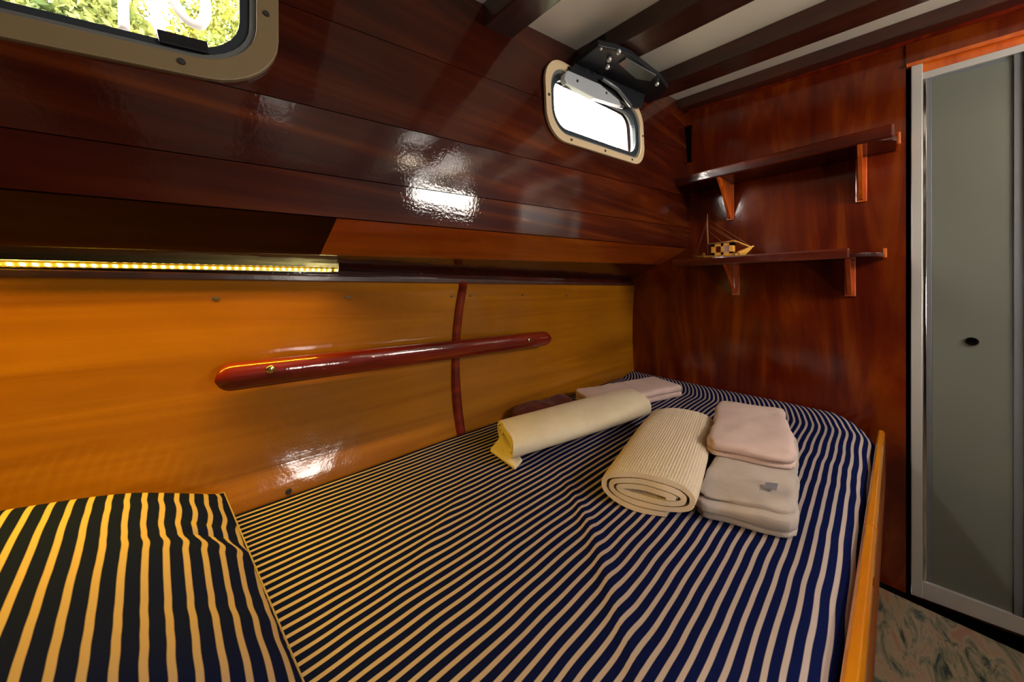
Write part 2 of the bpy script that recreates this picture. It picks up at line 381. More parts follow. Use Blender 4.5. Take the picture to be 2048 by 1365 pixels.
# --- upper planking (cut round the portlights)
def lightfn(Yc, zc, sh, X, tilt):
    return lambda a, b: Vector((X - tilt*b, Yc + a, zc + sh*a + b))
W1 = lightfn(-.265, 1.506, .155, -.640, .06)     # near portlight
W2 = lightfn(.985, 1.684, .105, -.639, .05)      # far portlight
def cutter(fn, hw, hh, r):
    pts = [fn(a, b) + Vector((-.2,0,0)) for a, b in rrect(hw, hh, r)]
    return prism('cutter', pts, (.4,0,0), M['void'])
HW1, HH1 = .318, .164; HW2, HH2 = .300, .128
c1 = cutter(W1, HW1-.03, HH1-.028, .05); c2 = cutter(W2, HW2-.03, HH2-.028, .05)
bpy.context.view_layer.update()
vs = [0, .092, .215, .405, .69, 1.03]
for a, b in zip(vs, vs[1:]):
    g = .0013
    ga, gb = (a if a == 0 else a + g), b - g
    def fn(u, t, ga=ga, gb=gb):
        Y = Y0 + (Y1-Y0)*u; return upW(Y, ga + (gb-ga)*t)
    if a == 0:
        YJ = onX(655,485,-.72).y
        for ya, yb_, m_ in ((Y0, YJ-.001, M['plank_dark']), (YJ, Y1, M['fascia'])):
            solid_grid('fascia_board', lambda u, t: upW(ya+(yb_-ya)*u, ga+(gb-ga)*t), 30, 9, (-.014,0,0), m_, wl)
        continue
    pl = solid_grid('plank', fn, 40, 9, (-.014,0,0), M['plank'], wl)
    if b > .35: cut(pl, [c1, c2])
bk = solid_grid('plank_backing', lambda u, t: upW(Y0+(Y1-Y0)*u, .02+1.06*t)+Vector((-.0155,0,0)), 30, 20, (-.03,0,0), M['void'], wl)
cut(bk, [c1, c2])
for c in (c1, c2): bpy.data.objects.remove(c)

# --- portlights
def portlight(name, fn, hw, hh, r, fl, gk, label, screws, insx=0):
    nx = Vector((1,0,0))
    def P(poly, dx): return [fn(a, b) + nx*dx for a, b in poly]
    o = ring(name, P(rrect(hw, hh, r, 8), -.002), P(rrect(hw-fl, hh-fl, r-fl*.55, 8), -.002), (.010,0,0), M['cream_shaded'] if name == 'window_1' else M['cream'], None, .002)
    tag(o, label, None, None, 'structure')
    ring('inner_frame', P(rrect(hw-fl+.001, hh-fl+.001, r-fl*.5, 8), -.035), P(rrect(hw-fl-.008, hh-fl-.008, r-fl*.7, 8), -.035), (.036,0,0), M['alu_grey'], o, .001)
    ring('gasket', P(rrect(hw-fl-.007, hh-fl-.007, r-fl*.65, 8), -.018), P(rrect(hw-fl-.008-gk, hh-fl-.008-gk, max(.02, r-fl*.7-gk*.6), 8), -.018), (.014,0,0), M['gasket'], o, .001)
    prism('glass_pane', P(rrect(hw-fl-.012, hh-fl-.012, .03, 6), -.016), (.004,0,0), M['pane'], o)
    sm = bmesh.new(); bmesh.ops.create_cone(sm, cap_ends=True, segments=12, radius1=.0045, radius2=.004, depth=.003)
    bmesh.ops.rotate(sm, verts=sm.verts, matrix=Matrix.Rotation(R(90),3,'Y')); me = bpy.data.meshes.new('screw'); sm.to_mesh(me); sm.free(); me.materials.append(M['screw'])
    for a, b in screws:
        s = link('screw', me, None, o); s.location = fn(a, b) + nx*.009
    return o
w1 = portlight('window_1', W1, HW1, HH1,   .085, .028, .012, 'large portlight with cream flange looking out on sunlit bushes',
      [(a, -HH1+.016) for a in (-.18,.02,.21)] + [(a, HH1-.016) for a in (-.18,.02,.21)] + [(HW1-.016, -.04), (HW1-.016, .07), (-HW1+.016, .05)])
w2 = portlight('window_2', W2, HW2, HH2, .085, .024, .017, 'small bright portlight with cream flange near the shelves',
      [(a, -HH2+.012) for a in (-.19,0,.19)] + [(a, HH2-.012) for a in (-.19,0.02,.19)] + [(-HW2+.012, 0), (HW2-.012, 0)])
# latches on the lower rim
for wo, px, py, hl, hh, ti, m_ in ((w1,369,88,.025,.0085,.16,'black'), (w2,1146,285,.022,.0075,.10,'gasket'), (w2,1236,309,.010,.0065,.10,'gasket'), (w2,1197,299,.075,.0035,.10,'alu_grey')):
    bm = bmesh.new(); add_box(bm, (-.006,-hl,-hh), (.006,hl,hh)); bmesh.ops.recalc_face_normals(bm, faces=bm.faces); bevel(bm, .002)
    l = frombm('latch' if m_ != 'alu_grey' else 'rim_bar', bm, M[m_], wo); l.location = onX(px, py, -.636); l.rotation_euler = (ti, 0, 0)

# --- bulkhead with the doorway beyond
XD = onY(1812, 600, BK).x                  # edge of the plywood
bmk = bmesh.new(); add_hexa(bmk, [(-1.05,BK,0),(XD,BK,0),(XD,BK+.03,0),(-1.05,BK+.03,0),(-1.05,BK,2.2),(XD,BK,2.2),(XD,BK+.03,2.2),(-1.05,BK+.03,2.2)])
bmesh.ops.recalc_face_normals(bmk, faces=bmk.faces)
we = frombm('wall_end', bmk, M['bulk']); tag(we, 'glossy mahogany plywood bulkhead behind the shelves', None, None, 'structure')
# header wood over the door
pA = onY(1812,95,BK-.004); pB = onY(2048,35,BK-.004); dxs = (pB.z-pA.z)/(pB.x-pA.x)
def hz(x, z0): return z0 + dxs*(x-pA.x)
XR = 1.02
def slab_px(name, y_top, y_bot, x0, x1, yf, yb, m, parent, bev=.001, x1px=2048):
    """board on the bulkhead whose top and bottom edges run through the photographed lines"""
    (xa, ya), (xb, yb_) = y_top; (xc, yc), (xd, yd) = y_bot
    P1 = onY(xa, ya, yf); P2 = onY(xb, yb_, yf); P3 = onY(xc, yc, yf); P4 = onY(xd, yd, yf)
    def zt_(x): return P1.z + (P2.z-P1.z)*(x-P1.x)/(P2.x-P1.x)
    def zb_(x): return P3.z + (P4.z-P3.z)*(x-P3.x)/(P4.x-P3.x)
    return hexa(name, [(x0,yf,zb_(x0)),(x1,yf,zb_(x1)),(x1,yb,zb_(x1)),(x0,yb,zb_(x0)),(x0,yf,zt_(x0)),(x1,yf,zt_(x1)),(x1,yb,zt_(x1)),(x0,yb,zt_(x0))], m, parent, bev)
fr = slab_px('trim_2', ((1400,205),(1990,5)), ((1400,216),(2048,15)), -.64, XR, BK-.012, BK+.02, M['red'], None, .002)
tag(fr, 'thin red mahogany moulding under the last deck beam', None, None, 'structure')
hd = slab_px('door_header', ((1812,80),(2048,0)), ((1816,130),(2048,62)), XD-.001, XR, BK-.004, BK+.03, M['bulk'], we)
slab_px('header_moulding', ((1816,127),(2048,59)), ((1816,134),(2048,68)), XD, XR, BK-.010, BK+.02, M['orange'], we)

# door
XF0 = onY(1822,600,BK).x; XF1 = onY(1845,600,BK).x; XG0 = onY(1864,600,BK).x; XG1 = onY(2028,600,BK).x
def dz(px, py): return onY(px, py, BK).z
def dslope(a, b):
    A = onY(*a, BK); B = onY(*b, BK); return lambda x: A.z + (B.z-A.z)*(x-A.x)/(B.x-A.x)
ftop = dslope((1825,134),(2048,68)); bar_t = dslope((1843,147),(2048,88)); bar_b = dslope((1843,160),(2048,103)); gtop = dslope((1863,158),(2023,119))
sill_t = dslope((1835,1158),(2048,1238)); sill_b = dslope((1822,1187),(2048,1270))
def quad_slab(name, x0, x1, zlo, zhi, yf, yb, m, parent, bev=.001):
    return hexa(name, [(x0,yf,zlo(x0)),(x1,yf,zlo(x1)),(x1,yb,zlo(x1)),(x0,yb,zlo(x0)),(x0,yf,zhi(x0)),(x1,yf,zhi(x1)),(x1,yb,zhi(x1)),(x0,yb,zhi(x0))], m, parent, bev)
k = lambda v: (lambda x: v)
XE = .66
dr = quad_slab('door_1', XF0, XF1, sill_b, ftop, BK-.008, BK+.03, M['alu'], None, .002)
tag(dr, 'aluminium framed door with a grey green frosted panel', None, None, 'structure')
quad_slab('top_panel', XF1, XE, bar_t, ftop, BK+.004, BK+.03, M['orange'], dr)
quad_slab('top_rail', XF1, XE, bar_b, bar_t, BK-.004, BK+.02, M['alu'], dr)
quad_slab('frame_back', XF1, XE, gtop, bar_b, BK+.008, BK+.03, M['alu_grey'], dr)
quad_slab('sill', XF0, XE, sill_b, sill_t, BK-.006, BK+.02, M['alu'], dr)
quad_slab('sill_board', XF0, XE, lambda x: sill_b(x)-.010, sill_b, BK-.002, BK+.02, M['dark'], dr)
quad_slab('stile', XF1+.001, XF1+.008, sill_t, bar_b, BK-.004, BK+.02, M['chrome'], dr)
quad_slab('stile', XF1+.008, XG0, sill_t, bar_b, BK+.004, BK+.02, M['alu_grey'], dr)
quad_slab('glass_panel', XG0, XG1, sill_t, gtop, BK+.006, BK+.018, M['door_panel'], dr)
quad_slab('stile', XG1, XG1+.016, sill_t, bar_b, BK+.001, BK+.02, M['alu_grey'], dr)
quad_slab('stile', XG1+.016, XG1+.026, sill_t, bar_b, BK-.004, BK+.02, M['chrome'], dr)
quad_slab('glass_panel', XG1+.026, XE-.03, sill_t, bar_b, BK+.006, BK+.018, M['door_panel'], dr)
quad_slab('frame_post', XE-.03, XE, sill_b, ftop, BK-.008, BK+.03, M['alu'], dr, .002)
# finger-pull: chrome ring round a dark cup
kp = onY(1943,683,BK+.006)
bm = bmesh.new(); out = [(kp.x+.0135*math.cos(t), kp.y-.006, kp.z+.0135*math.sin(t)) for t in [2*math.pi*i/24 for i in range(24)]]
inn = [(kp.x+.0105*math.cos(t), kp.y-.006, kp.z+.0105*math.sin(t)) for t in [2*math.pi*i/24 for i in range(24)]]
add_ring(bm, out, inn, (0,.007,0)); bmesh.ops.recalc_face_normals(bm, faces=bm.faces)
hd_ = frombm('door_handle', bm, M['chrome'], dr, False)
prism('cup', [(kp.x+.0106*math.cos(t), kp.y-.001, kp.z+.0106*math.sin(t)) for t in [2*math.pi*i/24 for i in range(24)]], (0,.002,0), M['void'], hd_)
# dark gap between plywood and frame, and the toe recess below the sill
gp = box('door_surround', (XD-.004, BK+.02, 0), (XR, BK+.05, 2.2), M['void'], we, 0)

# --- ceiling: painted panels between athwartship beams
HX0, HX1, HY0, HY1 = .46, .66, .70, .85     # deck hatch
def cz(X, Y): return zt(Y) - .08*(X+.66)
def cslab(name, x0, x1, y0, y1, t0, t1, m, parent, bev=0):
    return hexa(name, [(x0,y0,cz(x0,y0)+t0),(x1,y0,cz(x1,y0)+t0),(x1,y1,cz(x1,y1)+t0),(x0,y1,cz(x0,y1)+t0),
                       (x0,y0,cz(x0,y0)+t1),(x1,y0,cz(x1,y0)+t1),(x1,y1,cz(x1,y1)+t1),(x0,y1,cz(x0,y1)+t1)], m, parent, bev)
XL = -.672
beams = [(-.80,-.70),(-.36,-.26),(.06,.155),(.480,.575),(.868,.995),(1.300,1.440),(1.700,1.79)]
ce = cslab('ceiling', XL-.03, XR, Y0-.05, HY0, .012, .03, M['void'], None); tag(ce, 'white painted deck head crossed by dark beams', None, None, 'structure')
for x0,x1,y0,y1 in ((XL-.03,HX0,HY0,HY1),(HX1,XR,HY0,HY1),(XL-.03,XR,HY1,BK+.05)): cslab('deck_head', x0, x1, y0, y1, .012, .03, M['void'], ce)
prev = Y0
for (a, b) in beams + [(BK+.0, BK+.1)]:
    if a > prev:
        if prev < HY1 and a > HY0:
            for x0,x1,y0,y1 in ((XL-.01,HX0,prev-.01,a+.01),(HX1,XR,prev-.01,a+.01)): cslab('ceiling_panel', x0,x1,y0,y1,0,.012,M['white'],ce)
            if prev < HY0: cslab('ceiling_panel', HX0,HX1,prev-.01,HY0,0,.012,M['white'],ce)
            if a > HY1: cslab('ceiling_panel', HX0,HX1,HY1,a+.01,0,.012,M['white'],ce)
        else: cslab('ceiling_panel', XL-.01, XR, prev-.01, a+.01, 0, .012, M['white'], ce)
    prev = b
for a, b in beams:
    if HY0 < a < HY1 or HY0 < b < HY1:
        cslab('deck_beam', XL+.004, HX0-.02, a, b, -.062, 0, M['beam'], ce, .004); cslab('deck_beam', HX1+.02, XR, a, b, -.062, 0, M['beam'], ce, .004)
    else: cslab('deck_beam', XL+.004, XR, a, b, -.062 if b < BK-.05 else -.050, 0, M['beam'], ce, .004)
# hatch: frame and clear pane
def hcorn(d, t): return [Vector((x, y, cz(x, y)+t)) for x, y in ((HX0-d,HY0-d),(HX1+d,HY0-d),(HX1+d,HY1+d),(HX0-d,HY1+d))]
ho = ring('window_3', hcorn(.02,-.03), hcorn(-.02,-.03), (0,0,.09), M['white']); tag(ho, 'deck hatch over the cabin sole outside the frame of view', None, None, 'structure')
prism('glass_pane', hcorn(-.015,.03), (0,0,.006), M['pane'], ho)
hc = Vector(((HX0+HX1)/2,(HY0+HY1)/2,0)); portal('hatch_portal', (hc.x, hc.y, cz(hc.x,hc.y)+.02), (0,0,0), HX1-HX0, HY1-HY0)
portal('near_portlight_portal', W1(0,0)+Vector((-.06,0,0)), (0,R(-90),0), .22, .5)
portal('far_portlight_portal', W2(0,0)+Vector((-.06,0,0)), (0,R(-90),0), .18, .46)

# --- the rest of the cabin shell
fl = box('floor', (-1.0, Y0, -.02), (XR, BK-.035, 0), M['sole'], None, 0); tag(fl, 'marbled cabin sole with green and pink veins', None, None, 'structure')
tk = box('toe_recess', (-.1, BK-.036, -.09), (XR+.02, BK+.05, -.06), M['void'], fl, 0); box('recess_face', (-.1, BK-.036, -.09), (XR+.02, BK-.034, -.001), M['void'], fl, 0); box('recess_back', (-.1, BK+.020, -.09), (XR+.02, BK+.05, .03), M['void'], fl, 0)
wr = box('wall_right', (XR, Y0-.05, -.05), (XR+.03, BK+.06, 2.1), M['dark'], None, 0)
for nm, yc, zc_, hw_, hh_, lb in (('window_4', 1.27, 1.61, .27, .155, 'portlight in the opposite wall forward outside the frame'), ('window_5', .42, 1.00, .13, .13, 'low opening port in the opposite wall outside the frame')):
    f_ = lambda a, b: Vector((XR, yc+a, zc_+b))
    cx = prism('cutter', [f_(a,b)-Vector((.1,0,0)) for a, b in rrect(hw_, hh_, .05)], (.3,0,0), M['void']); bpy.context.view_layer.update(); cut(wr, [cx]); bpy.data.objects.remove(cx)
    wo = ring(nm, [f_(a,b)-Vector((.006,0,0)) for a, b in rrect(hw_+.03, hh_+.03, .08)], [f_(a,b)-Vector((.006,0,0)) for a, b in rrect(hw_-.004, hh_-.004, .05)], (.03,0,0), M['cream'], None, .002)
    tag(wo, lb, None, None, 'structure'); prism('glass_pane', [f_(a,b)+Vector((.012,0,0)) for a, b in rrect(hw_-.003, hh_-.003, .05)], (.004,0,0), M['pane'], wo)
    portal('side_portal', (XR+.04, yc, zc_), (0,R(90),0), hh_*2, hw_*2); tag(wr, 'mahogany wall opposite the berth outside the frame', None, None, 'structure')
wb = box('wall_back', (-1.1, Y0-.04, -.05), (XR, Y0, 2.1), M['dark'], None, 0)

# ================================================================ BERTH
be = empty('berth', (-.47, .3, 0)); tag(be, 'built-in berth with honey coloured rail and brown side panel', 'bed')
YB0, YB1 = Y0+.005, BK-.004
box('berth_base', (-.93, YB0, 0), (-.032, YB1, .44), M['dark'], be, .002)
box('side_panel', (-.032, YB0, 0), (-.006, YB1, .40), M['bulk'], be, .002)
bar_along('side_board', YB0, 1.745, lambda Y: [(-.0285+.034*(Y-.6),.400),(-.007+.031*(Y-.6),.400),(-.007+.031*(Y-.6),.548),(-.0285+.034*(Y-.6),.548)], M['side'], be, 10, .002)
jy = onZ(1735,1048,.572).y
def rail(Ya, Yb, name):
    o = bar_along(name, Ya, Yb, lambda Y: [(-.029+.034*(Y-.6),.549),(-.0075+.031*(Y-.6),.549),(-.0085+.031*(Y-.6),.566),(-.013+.031*(Y-.6),.573),(-.0245+.034*(Y-.6),.573),(-.029+.034*(Y-.6),.568)], M['honey'], be, 10, .0015)
rail(YB0, jy-.0015, 'rail'); rail(jy+.0015, 1.742, 'rail')

# mattress in striped sheet
MX0, MX1, MY0, MY1 = -.932, -.018, Y0+.02, 1.785
def edge_r(Y):           # outboard edge follows the rail, with a rounded far corner
    x = -.0295 + .034*(Y-.6)
    if Y > 1.60: x -= .10*((Y-1.60)/.185)**2.2
    return x
MZ = .578
def sheet_z(X, Y):
    z = MZ
    xr = edge_r(Y); d = xr - X
    if d < .05: z -= .030*(1 - d/.05)**2
    if Y > 1.66 : z += .018*math.sin(min(1, (Y-1.66)/.10)*math.pi/2) - .03*max(0, (Y-1.76)/.025)**2
    n = noise.noise(Vector((X*5, Y*3, 0)))
    z += .003*n
    # soft creases running out from under the towels
    for (cx, cy, ang, ln, wd, h) in ((-.34,.52,2.5,.16,.012,.0045),(-.27,.45,2.45,.15,.010,.004),(-.45,.60,2.6,.14,.012,.003),(-.62,.35,2.2,.12,.015,.0025)):
        dx, dy = X-cx, Y-cy; a = dx*math.cos(ang)+dy*math.sin(ang); b = -dx*math.sin(ang)+dy*math.cos(ang)
        z += h*math.exp(-(a/ln)**2-(b/wd)**2)
    return z
NU, NV = 150, 300
def sheet_fn(u, t):
    Y = MY0 + (MY1-MY0)*t; X = MX0 + (edge_r(Y)-MX0)*u; return (X, Y, sheet_z(X, Y))
def sheet_uv(i, p):
    u = (i % (NU+1))/NU; Xs = p.x
    if p.y > 1.58:
        q = p.y-1.58; Xs = p.x + q*q*(1.1 + -2.6*p.x*.6)
        if p.x > -.35: Xs += .9*q*q*(p.x+.35)
    Xs += .0035*noise.noise(Vector((p.x*4, p.y*7, 3))) + .0013*noise.noise(Vector((p.x*15, p.y*16, 8)))
    return (Xs, p.y)
mt = solid_grid('mattress', sheet_fn, NU, NV, (0,0,-.115), M['sheet'], None, sheet_uv)
tag(mt, 'berth mattress under a navy sheet with thin cream stripes', 'mattress')

# pillow
def pillow():
    nu, nv = 120, 120; hw, hb = .34, .275; T = .122
    ang = R(8.5); A = Vector((0, 1, 0)); B = Vector((math.cos(ang), math.sin(ang), 0))
    O = Vector((-.648, -.318, MZ + .063)); V = []; UV = []; Fc = []
    def shape(a, b, s):
        ea = 1-abs(a)**2.4; eb = 1-abs(b)**6
        h = T*max(ea,0)**.85*max(eb,0)**.45
        # gather near the right end
        aw = a*hw - .0*b
        corner = 1 - .05*(1-abs(b)**2)*0
        pa = a*hw*(1 - .045*abs(b)**2.5*0 - .05*(1-b*b)*0); pb = b*hb*(1-.03*(1-a*a)*0)
        if s > 0:
            if a > .35:
                k = (a-.35)/.65
                h += .004*k*math.sin(b*9+1.5+2*noise.noise(Vector((a*3,b*3,1)))) * (1-abs(b)**4)*(1-k**6)
                # fold pocket
                db = (b+.20+.05*k)/.03
                h -= .016*math.exp(-db*db)*max(0,min(1,(a-.76)/.10))*(1-k**6)
                db = (b+.42)/.05
                h -= .007*math.exp(-db*db)*max(0,min(1,(a-.74)/.14))*(1-k**6)
            h += .004*noise.noise(Vector((a*3,b*3,7)))
            h += 0
            h = max(h, 0)
        return pa, pb, h*s if s > 0 else -min(h, .064-.002)
    for s in (1, -1):
        for j in range(nv+1):
            for i in range(nu+1):
                a = -1+2*i/nu; b = -1+2*j/nv
                # denser towards edges
                a = math.sin(a*math.pi/2*.98)/math.sin(math.pi/2*.98); b = math.sin(b*math.pi/2*.98)/math.sin(math.pi/2*.98)
                pa, pb, h = shape(a, b, s)
                p = O + A*pa + B*pb + Vector((0,0,h))
                V.append(p)
                u = pa
                if s > 0 and a > .3:
                    kk = (a-.3)/.7
                    u = pa + .005*kk*noise.noise(Vector((b*4, 2, 1))) - .008*kk**3*math.tanh((b+.14)/.03)*math.exp(-((b+.14)/.22)**2) + .010*kk*kk*b
                    u += .002*kk*noise.noise(Vector((b*9, a*3, 1)))
                UV.append((u + .0075, pb))
    W = nu+1; N0 = W*(nv+1)
    bm = bmesh.new(); vs_ = [bm.verts.new(v) for v in V]; uvl = bm.loops.layers.uv.new('UVMap')
    def face(ids):
        f = bm.faces.new([vs_[k] for k in ids]); f.smooth = True
        for l, k in zip(f.loops, ids): l[uvl].uv = UV[k]
    for j in range(nv):
        for i in range(nu):
            a = j*W+i; face((a,a+1,a+1+W,a+W)); face((N0+a,N0+a+W,N0+a+1+W,N0+a+1))
    bmesh.ops.remove_doubles(bm, verts=bm.verts, dist=.0001)
    bmesh.ops.recalc_face_normals(bm, faces=bm.faces)
    o = frombm('pillow', bm, M['pillow']); return o, O, A, B, hw, hb
po, PO, PA, PB, phw, phb = pillow()
tag(po, 'plump navy pillow with broad cream stripes at the berth head', 'pillow')
# cream piping round the pillow seam
pp = []
for k_ in range(121):
    t = 2*math.pi*k_/120; c, s_ = math.cos(t), math.sin(t)
    m_ = max(abs(c), abs(s_)); a = max(-1,min(1,c/m_)); b = max(-1,min(1,s_/m_))
    pp.append(PO + PA*(a*phw*1.004) + PB*(b*phb*1.004) + Vector((0,0,.0)))
tube('piping', pp, .0012, mat('piping_cloth', (.25,.19,.16), .9), po, 6)

# ================================================================ TOWELS
def roll(name, near, far, wvec, h, turns, thick, m, flap=0, seed=1, zbase=MZ, start=0., round_=2.3, hump=.0, swirl=1.0):
    """flattened spiral of cloth from near end to far end"""
    near = Vector(near); far = Vector(far); W = Vector(wvec); hw = W.length; Wn = W.normalized()
    n = int(turns*40); cl = []
    for i in range(n+1):
        s = i/n; th = -math.pi*2*turns*s + start
        rr = 1 - (thick*1.25*turns*s)/ (h/2)
        rr = max(rr, .05)
        c, sn = math.cos(th), math.sin(th)
        q = (abs(c)**round_ + abs(sn)**round_)**(-1/round_)
        x = c*q*(hw - (h/2)*(1-rr)*1.25*1.0) ; y = sn*q*(h/2*rr)
        cl.append((x, y))
    # offset inwards for the back of the cloth
    outer = cl; inner = []
    for i, (x, y) in enumerate(cl):
        a = cl[max(i-1,0)]; b = cl[min(i+1,n)]; tx, ty = b[0]-a[0], b[1]-a[1]; l = math.hypot(tx,ty) or 1
        nx, ny = ty/l, -tx/l
        if nx*x + ny*y > 0: nx, ny = -nx, -ny
        inner.append((x+nx*thick, y+ny*thick))
    sec = outer + inner[::-1]; nl = 36; k2 = len(sec)
    arc = [0]
    for a, b in zip(outer, outer[1:]): arc.append(arc[-1]+math.hypot(b[0]-a[0], b[1]-a[1]))
    su = arc + arc[::-1]
    bm = bmesh.new(); uvl = bm.loops.layers.uv.new('UVMap'); rings = []; L_ = (far-near).length
    for j in range(nl+1):
        t = j/nl; O = near.lerp(far, t); rg = []
        sc = 1 - .04*abs(2*t-1)**6
        for i_, (x, y) in enumerate(sec):
            sfr = min(i_, k2-1-i_)/n
            nz = noise.noise(Vector((x*9+seed, y*9, t*2.5)))*.004
            endw = noise.noise(Vector((x*14+seed, y*14, 5)))*.008
            A = (far-near).normalized()
            push = (endw + .010*sfr*swirl*0) * ((1-t)**4 + t**4)
            p = O + Wn*(x*sc) + Vector((0,0,h/2 + y*sc + hump*math.sin(t*math.pi))) + A*push
            p.z = max(zbase + .0005, p.z + zbase*0 + nz*1.0)
            rg.append(bm.verts.new(p))
        rings.append(rg)
    for j in range(nl):
        for i in range(k2):
            i2 = (i+1) % k2
            f = bm.faces.new([rings[j][i], rings[j][i2], rings[j+1][i2], rings[j+1][i]]); f.smooth = True
            for l, (jj, ii) in zip(f.loops, ((j,i),(j,i2),(j+1,i2),(j+1,i))): l[uvl].uv = (su[ii], L_*jj/nl)
    for rg in (rings[0], rings[-1]):        # close the band's ends
        for i in range(n):
            f = bm.faces.new([rg[i], rg[i+1], rg[k2-2-i], rg[k2-1-i]])
            for l in f.loops: l[uvl].uv = (0, 0)
            f.smooth = True
    bmesh.ops.recalc_face_normals(bm, faces=bm.faces)
    for e in bm.edges:
        if len(e.link_faces) == 2 and e.calc_face_angle(0) > R(60): e.smooth = False
    return frombm(name, bm, m)
def V3(x, y): return (x, y, MZ)
t1 = roll('towel', V3(-.330,.690), V3(-.428,1.150), (.098,.050,0), .098, 2.95, .0112, M['waffle'], seed=2, start=R(-70), round_=2.5)
tag(t1, 'beige waffle towel rolled flat with its spiral end towards the pillow', 'towel')
t2 = roll('towel', V3(-.722,.605), V3(-.618,1.200), (.088,-.038,0), .104, 2.4, .0115, M['palecloth'], seed=9, start=R(-100), round_=2.2)
tag(t2, 'long pale cream towel rolled up nearest the plywood panel', 'towel')
# loose corner hanging from the end of the cream roll
def flap(pts, thick, m, parent, name='loose_corner'):
    bm = bmesh.new(); add_prism(bm, pts, (0,0,thick)); bmesh.ops.recalc_face_normals(bm, faces=bm.faces); bevel(bm, thick*.4)
    return frombm(name, bm, m, parent, True)
flap([onZ(980,905,MZ+.004), onZ(1030,942,MZ+.004), onZ(1045,925,MZ+.004), onZ(1000,880,MZ+.02)], .010, M['palecloth'], t2)

def folded(name, C, A, W, zs, m, seed=0, amp=.004, round_=.012, shrink=None, bulge=.0):
    """stack of folded layers; C centre, A half length vector, W half width vector, zs list of (z0, z1, scaleA, scaleW, shiftA)"""
    C = Vector(C); A = Vector(A); W = Vector(W); bm = bmesh.new()
    for li, (z0, z1, sa, sw, sh) in enumerate(zs):
        b2 = bmesh.new(); bmesh.ops.create_cube(b2, size=2)
        bmesh.ops.subdivide_edges(b2, edges=[e for e in b2.edges], cuts=22, use_grid_fill=True)
        h = (z1-z0)/2; la, lw = A.length*sa, W.length*sw; r = min(h*.98, round_)
        for v in b2.verts:
            x, y, z = v.co.x*la, v.co.y*lw, v.co.z*h
            # rounded box
            cx = max(-la+r, min(la-r, x)); cy = max(-lw+r, min(lw-r, y)); cz_ = max(-h+r, min(h-r, z))
            d = Vector((x-cx, y-cy, z-cz_))
            # corner rounding in plan
            R2 = .030; ex = max(0, abs(x)-(la-R2)); ey = max(0, abs(y)-(lw-R2))
            if d.length > 1e-6: d = d.normalized()*r
            q = Vector((cx, cy, cz_)) + d
            if ex > 0 and ey > 0:
                l = math.hypot(ex, ey)
                if l > R2: 
                    kx = math.copysign(la-R2+ex*R2/l, x); ky = math.copysign(lw-R2+ey*R2/l, y); q.x += (kx-x); q.y += (ky-y)
            nz = noise.noise(Vector((q.x*9, q.y*9, seed+li*3)))*amp + noise.noise(Vector((q.x*26, q.y*26, seed+li)))*amp*.4
            top = (v.co.z+1)/2
            q.z += nz*top + bulge*top*(1-(x/la)**2)*(1-(y/lw)**2)
            q.x += noise.noise(Vector((y*14, z*20, seed+5)))*amp*.8; q.y += noise.noise(Vector((x*14, z*20, seed+9)))*amp*.8
            v.co = C + A.normalized()*(q.x+sh) + W.normalized()*q.y + Vector((0,0,(z0+z1)/2+q.z))
        me = bpy.data.meshes.new('tmp'); b2.to_mesh(me); b2.free(); bm.from_mesh(me); bpy.data.meshes.remove(me)
    return frombm(name, bm, m, None, True)
t3 = folded('towel', (-.205,1.02,0), (-.028,.235,0), (.082,.036,0), [(MZ+.001,MZ+.018,.96,.98,0),(MZ+.017,MZ+.044,1.0,1.0,0),(MZ+.042,MZ+.057,.96,.95,.008)], M['grey'], 3, .012)
lb = bpy.data.meshes.new('x'); bpy.data.meshes.remove(lb)
P_ = [onZ(x, y, MZ+.0615) for x, y in ((1531,966),(1556,969),(1553,981),(1529,978))]
prism('woven_patch', P_, (0,0,.0015), mat('blue_grey_thread', (.16,.15,.17), .9), t3)
tag(t3, 'grey folded towel lying under the front of the mauve one', 'towel')
# loose edge folded over the front of the grey towel
t5 = folded('towel', (-.246,1.175,0), (-.042,.195,0), (.088,.036,0), [(MZ+.060,MZ+.077,1.0,1.0,0),(MZ+.075,MZ+.100,1.0,1.0,-.004)], M['mauve'], 11, .008, .016)
tag(t5, 'mauve folded towel stacked on the grey one beside the waffle roll', 'towel')
t4 = folded('towel', (-.735,1.36,0), (.070,.245,0), (.088,-.028,0), [(MZ+.001,MZ+.026,1.0,1.0,0),(MZ+.024,MZ+.052,1.0,.98,0)], M['mauve'], 21, .007, .014)
tag(t4, 'flat mauve folded towel behind the cream roll by the far corner', 'towel')
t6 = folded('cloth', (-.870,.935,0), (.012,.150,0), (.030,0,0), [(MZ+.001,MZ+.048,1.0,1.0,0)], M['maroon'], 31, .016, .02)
tag(t6, 'dark maroon crumpled cloth squeezed between cream roll and plywood', 'cloth')

